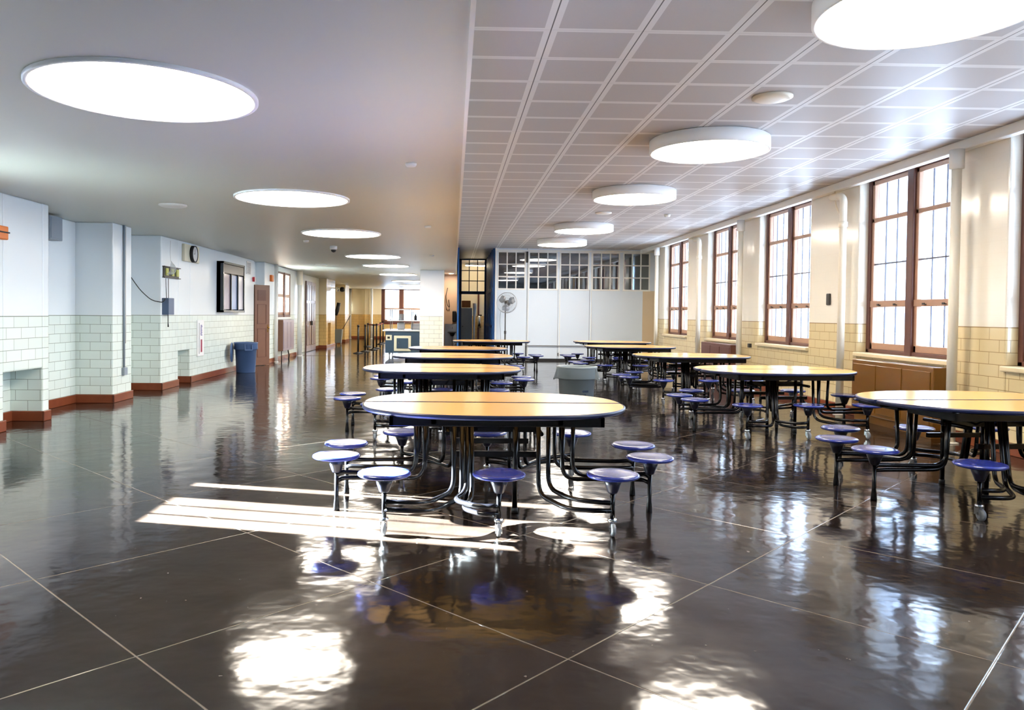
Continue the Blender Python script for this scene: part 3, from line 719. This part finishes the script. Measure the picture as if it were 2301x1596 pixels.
# panelled double door
d = sroot('door_2', (-5.27, 27.35, 0))
for k in range(2):
    y0 = .02+.93*k
    lf = B(0, .05, y0, y0+.91, .01, 2.54).build('door_leaf', 'purple', d, .004)
    for a, b in ((.25, .95), (1.1, 1.75), (1.85, 2.4)):
        for q in range(2):
            yy = y0+.1+.38*q; B(.05, .062, yy, yy+.3, a, b).build('raised_panel', 'lilac', lf, .006)
    B(.05, .056, y0, y0+.91, .02, .22).build('kick_plate', 'lilac', lf)
MB().box(.05, .1, .88, .91, .95, 1.1).box(.05, .1, .97, 1.0, .95, 1.1).build('door_pull', 'dark', d)
o = thing('emergency_light', 'twin-headed emergency light on a bracket beyond the yellow tiled pier', 'lamp', (-5.02, 31.9, 2.4))
MB().tube([(0, 0, .05), (.3, -.1, .0)], .02, 8).build('bracket', 'white', o)
MB().lathe([(.03, .08), (.08, .06), (.11, -.05), (.08, -.1), (0, -.12)], c=(.42, -.12, 0), n=16).build('lamp_head', 'blackp', o)
MB().lathe([(.03, .08), (.06, .06), (.08, -.05), (.05, -.1), (0, -.12)], c=(.22, -.05, 0), n=16).build('lamp_head', 'chrome', o)
# wheeled grey bin with broom
o = thing('cleaning_cart', 'grey wheeled cleaning bin with long handles beyond the yellow pier', 'cart', (-5.0, 33.6, 0))
b_ = MB(); n = 0
b_.v += [(-.14, -.15, .1), (.12, -.15, .1), (.12, .15, .1), (-.14, .15, .1), (-.17, -.2, .7), (.17, -.2, .7), (.17, .2, .7), (-.17, .2, .7)]
for q in ((0,3,2,1),(4,5,6,7),(0,1,5,4),(1,2,6,5),(2,3,7,6),(3,0,4,7)): b_.f.append(q); b_.sm.append(False)
b_.build('tub', 'bindgrey', o, .01)
for x in (-.1, .1): MB().lathe([(.05, -.02), (.05, .02)], c=(x, 0, .05), axis='x', n=16).build('wheel', 'rubber', o)
MB().tube([(-.12, 0, .7), (-.12, 0, 1.32)], .015, 8).tube([(.17, 0, .7), (.5, 0, 1.3)], .015, 8).build('handle', 'dark', o)
MB().tube([(-.12, 0, 1.3), (-.08, 0, 1.5), (.0, 0, 1.85)], [.05, .09, .08], 10).build('brush_head', 'blackp', o)

# stanchions
ST = [(-3.32, 26.9), (-3.21, 28.1), (-3.57, 32.2), (-3.06, 29.5), (-3.07, 30.8), (-3.3, 34.8), (-3.3, 36.2)]
stl = ['standing alone nearest to the camera', 'second from the camera with a red belt behind', 'behind the second post on its left', 'third in the front line', 'fourth in the front line', 'second last before the far window', 'last before the far window']
sp0 = None
for i, (x, y) in enumerate(ST):
    if sp0 is None:
        o = thing('queue_post', '', 'stanchion', (x, y, 0), 0, 'black queue posts before the serving counter')
        MB().lathe([(0, 0), (.18, 0), (.18, .015), (.06, .045), (.04, .06), (0, .06)], n=24).build('base', 'blackp', o)
        MB().lathe([(.034, .05), (.034, .93), (0, .93)], n=14).build('post', 'blackp', o)
        MB().lathe([(.042, .93), (.042, .99), (.03, 1.0), (0, 1.0)], n=14).build('head', 'blackp', o); sp0 = o
    else:
        o = dup(sp0); o.location = (x, y, 0)
    tag(o, 'black queue post ' + stl[i], 'stanchion')
def belt(a, b, lb):
    (x0, y0), (x1, y1) = a, b; d = Vector((x1-x0, y1-y0)).normalized(); n = Vector((-d.y, d.x))*.004; p = Vector((x0, y0))+d*.045; q = Vector((x1, y1))-d*.045
    tag(MB().quadbox([tuple(p-n), tuple(q-n), tuple(q+n), tuple(p+n)], .91, .96).build('queue_belt', 'maroon'), lb, 'belt')
belt(ST[2], ST[4], 'maroon belt between the left queue post and the front line')
belt(ST[4], ST[6], 'maroon belt running back along the queue posts')
belt(ST[6], (-2.2, 36.2), 'maroon belt leading right from the last queue post')

# serving counter
o = thing('serving_counter', 'slate blue wheeled serving counter with white top beside the tiled column', 'counter', (-1.45, 25.0, 0))
B(-.73, .73, -.3, 1.2, .14, .84).build('body', 'cart', o, .01)
B(-.82, .76, -.36, 1.26, .84, .885).build('countertop', 'marble', o, .012)
MB().box(-.45, .1, -.33, -.3, .2, .7).build('door_surround', 'creamplastic', o, .02)
B(-.36, .01, -.35, -.33, .29, .62).build('access_door', 'cart', o, .004); B(-.3, -.28, -.36, -.35, .45, .52).build('latch', 'chrome', o)
B(-.71, -.52, -.32, -.3, .55, .72).build('control_panel', 'creamplastic', o, .006); B(-.66, -.58, -.33, -.32, .6, .67).build('dial', 'blackp', o)
for x, y in ((-.6, -.2), (.6, -.2), (-.6, 1.1), (.6, 1.1)):
    c = MB().box(x-.03, x+.03, y-.03, y+.03, .09, .14).build('caster', 'chrome', o); MB().lathe([(.045, -.015), (.045, .015)], c=(x, y, .046), axis='x', n=16).build('wheel', 'rubber', c)
o = thing('sneeze_guard', 'steel shelf frame with glass guard standing on the serving counter', 'food guard', (-1.45, 25.3, .885))
for x in (-.6, .1, .55):
    for y_ in (-.2, .5): MB().tube([(x, y_, 0), (x, y_, .66)], .014, 8).build('frame_post', 'steel', o)
B(-.68, .05, -.3, .6, .64, .67).build('shelf', 'steel', o, .004); B(-.7, .62, -.3, .6, .28, .305).build('shelf', 'marble', o, .004); B(.1, .6, -.1, .6, .57, .585).build('shelf', 'steel', o)
B(-.66, .58, -.33, -.325, .05, .27).build('glass_panel', 'glass', o)
tag(B(-1.4, -1.05, 25.35, 25.7, .89, 1.08).build('food_warmer', 'steel', None, .02), 'steel food warmer under the shelf on the serving counter', 'warmer')
tag(B(-1.85, -1.6, 25.4, 25.6, .89, 1.12).build('tray_dispenser', 'steel', None, .02), 'steel container on the left of the serving counter', 'container')
tag(MB().lathe([(0, 0), (.05, 0), (.05, .12), (.015, .2), (.015, .25), (0, .25)], c=(-1.25, 25.5, 1.192), n=14).build('soap_bottle', 'blackp'), 'dark bottle on the middle shelf of the serving counter', 'bottle')
tag(MB().lathe([(0, 0), (.085, 0), (.09, .02), (.09, .2), (.095, .21), (0, .21)], c=(-1.72, 25.5, 1.192), n=14).build('steel_pot', 'steel'), 'steel pot on the middle shelf of the serving counter', 'pot')

# kitchen recess items
o = thing('wall_sink', 'steel wall sink with drain pipe in the narrow kitchen opening', 'sink', (-.08, 25.98, .8))
MB().box(-.2, .2, -.03, 0, -.75, .28).build('splash_panel', 'steel', o)
B(-.1, .18, -.34, -.03, -.02, .02).build('rim', 'dark', o, .005); MB().lathe([(0, -.14), (.05, -.13), (.1, -.02), (.12, 0)], c=(.05, -.18, 0), n=18, closed=False).build('bowl', 'dark', o)
MB().tube([(.05, -.18, -.13), (.05, -.18, -.42), (.12, -.18, -.48), (.16, -.18, -.38), (.16, -.05, -.4)], .018, 8, fil=.04).build('drain_pipe', 'steel', o)
MB().tube([(.05, -.04, .14), (.05, -.2, .2), (.05, -.24, .12)], .012, 8, fil=.04).build('faucet', 'chrome', o)
tag(MB().box(-.03, .11, 25.8, 25.98, 1.15, 1.52).build('towel_dispenser', 'blackp', None, .03), 'black dispenser above the sink in the kitchen opening', 'dispenser')
tag(MB().tube([(-.2, 25.95, 2.3), (-.26, 25.9, 2.0), (-.2, 25.9, 1.7), (-.12, 25.95, 1.62), (-.16, 25.97, 1.9)], .012, 8, fil=.1).build('hose', 'dark'), 'looping hose on the beige wall above the sink', 'hose')
# pantry items behind blue door
o = thing('refrigerator', 'grey upright refrigerator behind the open blue doorway', 'refrigerator', (.5, 29.4, 0))
B(-.2, .22, -.3, .4, .02, 1.66).build('cabinet', 'fridge', o, .012); B(-.2, .22, -.33, -.3, .06, 1.64).build('door', 'fridge', o, .01); MB().lathe([(0, -.03), (.02, -.025), (.02, 0)], axis='y', c=(-.14, -.33, .95), n=12).build('handle', 'dark', o)
tag(B(.32, .66, 29.15, 29.5, 1.672, 1.93).build('cardboard_box', 'card', None, .01), 'brown cardboard box on top of the grey refrigerator', 'box')
tag(MB().tube([(.80, 29.3, .3), (.80, 29.28, 1.2), (.82, 29.28, 1.6), (.82, 29.28, 1.83)], [.02, .04, .07, .08], 9).build('plastic_bag', 'paper'), 'white plastic wrapping hanging beside the refrigerator', 'bag')
struct('trim_8', B(.98, 1.05, 30.9, 31.0, 0, 2.3), 'redbrown')
o = thing('fire_extinguisher', 'white-grey fire extinguisher hung on the pantry wall', 'fire extinguisher', (1.05, 30.75, 1.15))
MB().lathe([(0, -.28), (.085, -.27), (.085, .12), (.05, .2), (.02, .22), (0, .22)], n=18).build('cylinder', 'chrome', o); B(-.03, .1, -.02, .02, .2, .25).build('valve_handle', 'blackp', o)
o = thing('ceiling_tube_light', 'fluorescent tube light in the pantry behind the blue doorway', 'ceiling light', (.95, 29.9, 3.3))
B(-.5, .5, -.06, .06, .02, .12).build('housing', 'white', o); B(-.48, .48, -.04, .04, -.01, .02).build('diffuser', 'lampw', o)
o = thing('added_fill_light', 'added glowing disc that brightens the kitchen opening above the sink', 'ceiling light', (-.08, 25.3, LC))  # added source, keeps the kitchen recess from going dark
MB().lathe([(.09, 0), (.09, -.015), (.075, -.015)], n=24, closed=False).build('rim', 'white', o); MB().lathe([(.075, -.004), (.075, -.01)], n=24).build('diffuser', 'fillk', o)

# pedestal fan
o = thing('pedestal_fan', 'grey pedestal fan in front of the white partition', 'fan', (1.56, 22.9, 0))
MB().lathe([(0, 0), (.25, 0), (.25, .02), (.05, .05), (0, .05)], n=28).build('base', 'blackp', o)
MB().tube([(0, 0, .04), (0, 0, .9)], .024, 10).tube([(0, 0, .85), (0, .02, 1.55)], .017, 10).build('pole', 'dark', o)
MB().lathe([(.03, .84), (.034, .85), (.034, .92), (.03, .93)], n=14).build('collar', 'dark', o)
hd = bpy.data.objects.new('fan_head', None); C.objects.link(hd); hd.parent = o; hd.location = (.04, -.05, 1.77); hd.rotation_euler = (math.radians(-8), 0, math.radians(-18))
MB().tube([(0, .05, 0), (0, .2, 0)], [.09, .07], 16).build('motor', 'dark', hd)
gg = MB(); R = .31
for rr, yy in ((R, 0), (R*.98, -.05), (R*.7, -.085), (R*.4, -.1), (R*.15, -.105)):
    pts = [(rr*math.cos(2*PI*k/40), yy, rr*math.sin(2*PI*k/40)) for k in range(41)]
    gg.tube(pts, .006 if rr > .3 else .003, 6, cap=False)
for k in range(40):
    a = 2*PI*k/40; c_, s_ = math.cos(a), math.sin(a)
    gg.tube([(R*c_, 0, R*s_), (R*.98*c_, -.05, R*.98*s_), (R*.7*c_, -.085, R*.7*s_), (.03*c_, -.105, .03*s_)], .0022, 5, cap=False)
    gg.tube([(R*c_, 0, R*s_), (R*.95*c_, .05, R*.95*s_), (.08*c_, .08, .08*s_)], .0022, 5, cap=False)
gg.build('grille', 'steel', hd); MB().lathe([(0, -.112), (.045, -.11), (.05, -.1), (0, -.095)], axis='y', n=20).build('badge', 'dark', hd)
for k in range(3):
    a = 2*PI*k/3+.4; bl = MB(); n = 0
    for j in range(9):
        t_ = j/8; r_ = .05+.22*t_; wv = .35+.35*math.sin(PI*min(1, t_*1.1))
        for sgn in (-1, 1):
            aa = a+sgn*wv; 
            for off in (-.0015, .0015): bl.v.append((r_*math.cos(aa), -.02+sgn*.025+off, r_*math.sin(aa)))
    for j in range(8):
        q = j*4; bl.f += [(q, q+2, q+6, q+4), (q+1, q+5, q+7, q+3), (q, q+4, q+5, q+1), (q+2, q+3, q+7, q+6)]; bl.sm += [True]*4
    bl.build('blade', 'blade', hd)
tag(MB().tube([(1.43, 23.2, 1.5), (1.42, 23.22, 1.2), (1.45, 23.25, .7), (1.46, 23.25, .3), (1.38, 23.28, .02)], .007, 6, fil=.2).build('power_cord', 'greybox'), 'grey power cord hanging beside the pedestal fan', 'cord')

# outside: pale tower seen through the windows
o = thing('office_tower', 'pale high-rise tower seen through the window behind the nearest radiator', 'building', (35.2, 60, -6))
B(-1.6, 1.6, 0, 8, 0, 60).build('facade', 'tower', o)
g = MB()
for k in range(24):
    if k % 5 == 4: continue
    g.box(-1.3, -.3, -.05, 0, 2.2*k, 2.2*k+1.3); g.box(.3, 1.3, -.05, 0, 2.2*k, 2.2*k+1.3); g.box(-1.65, -1.6, 1, 7, 2.2*k, 2.2*k+1.3)
g.build('window_bands', 'towerg', o)
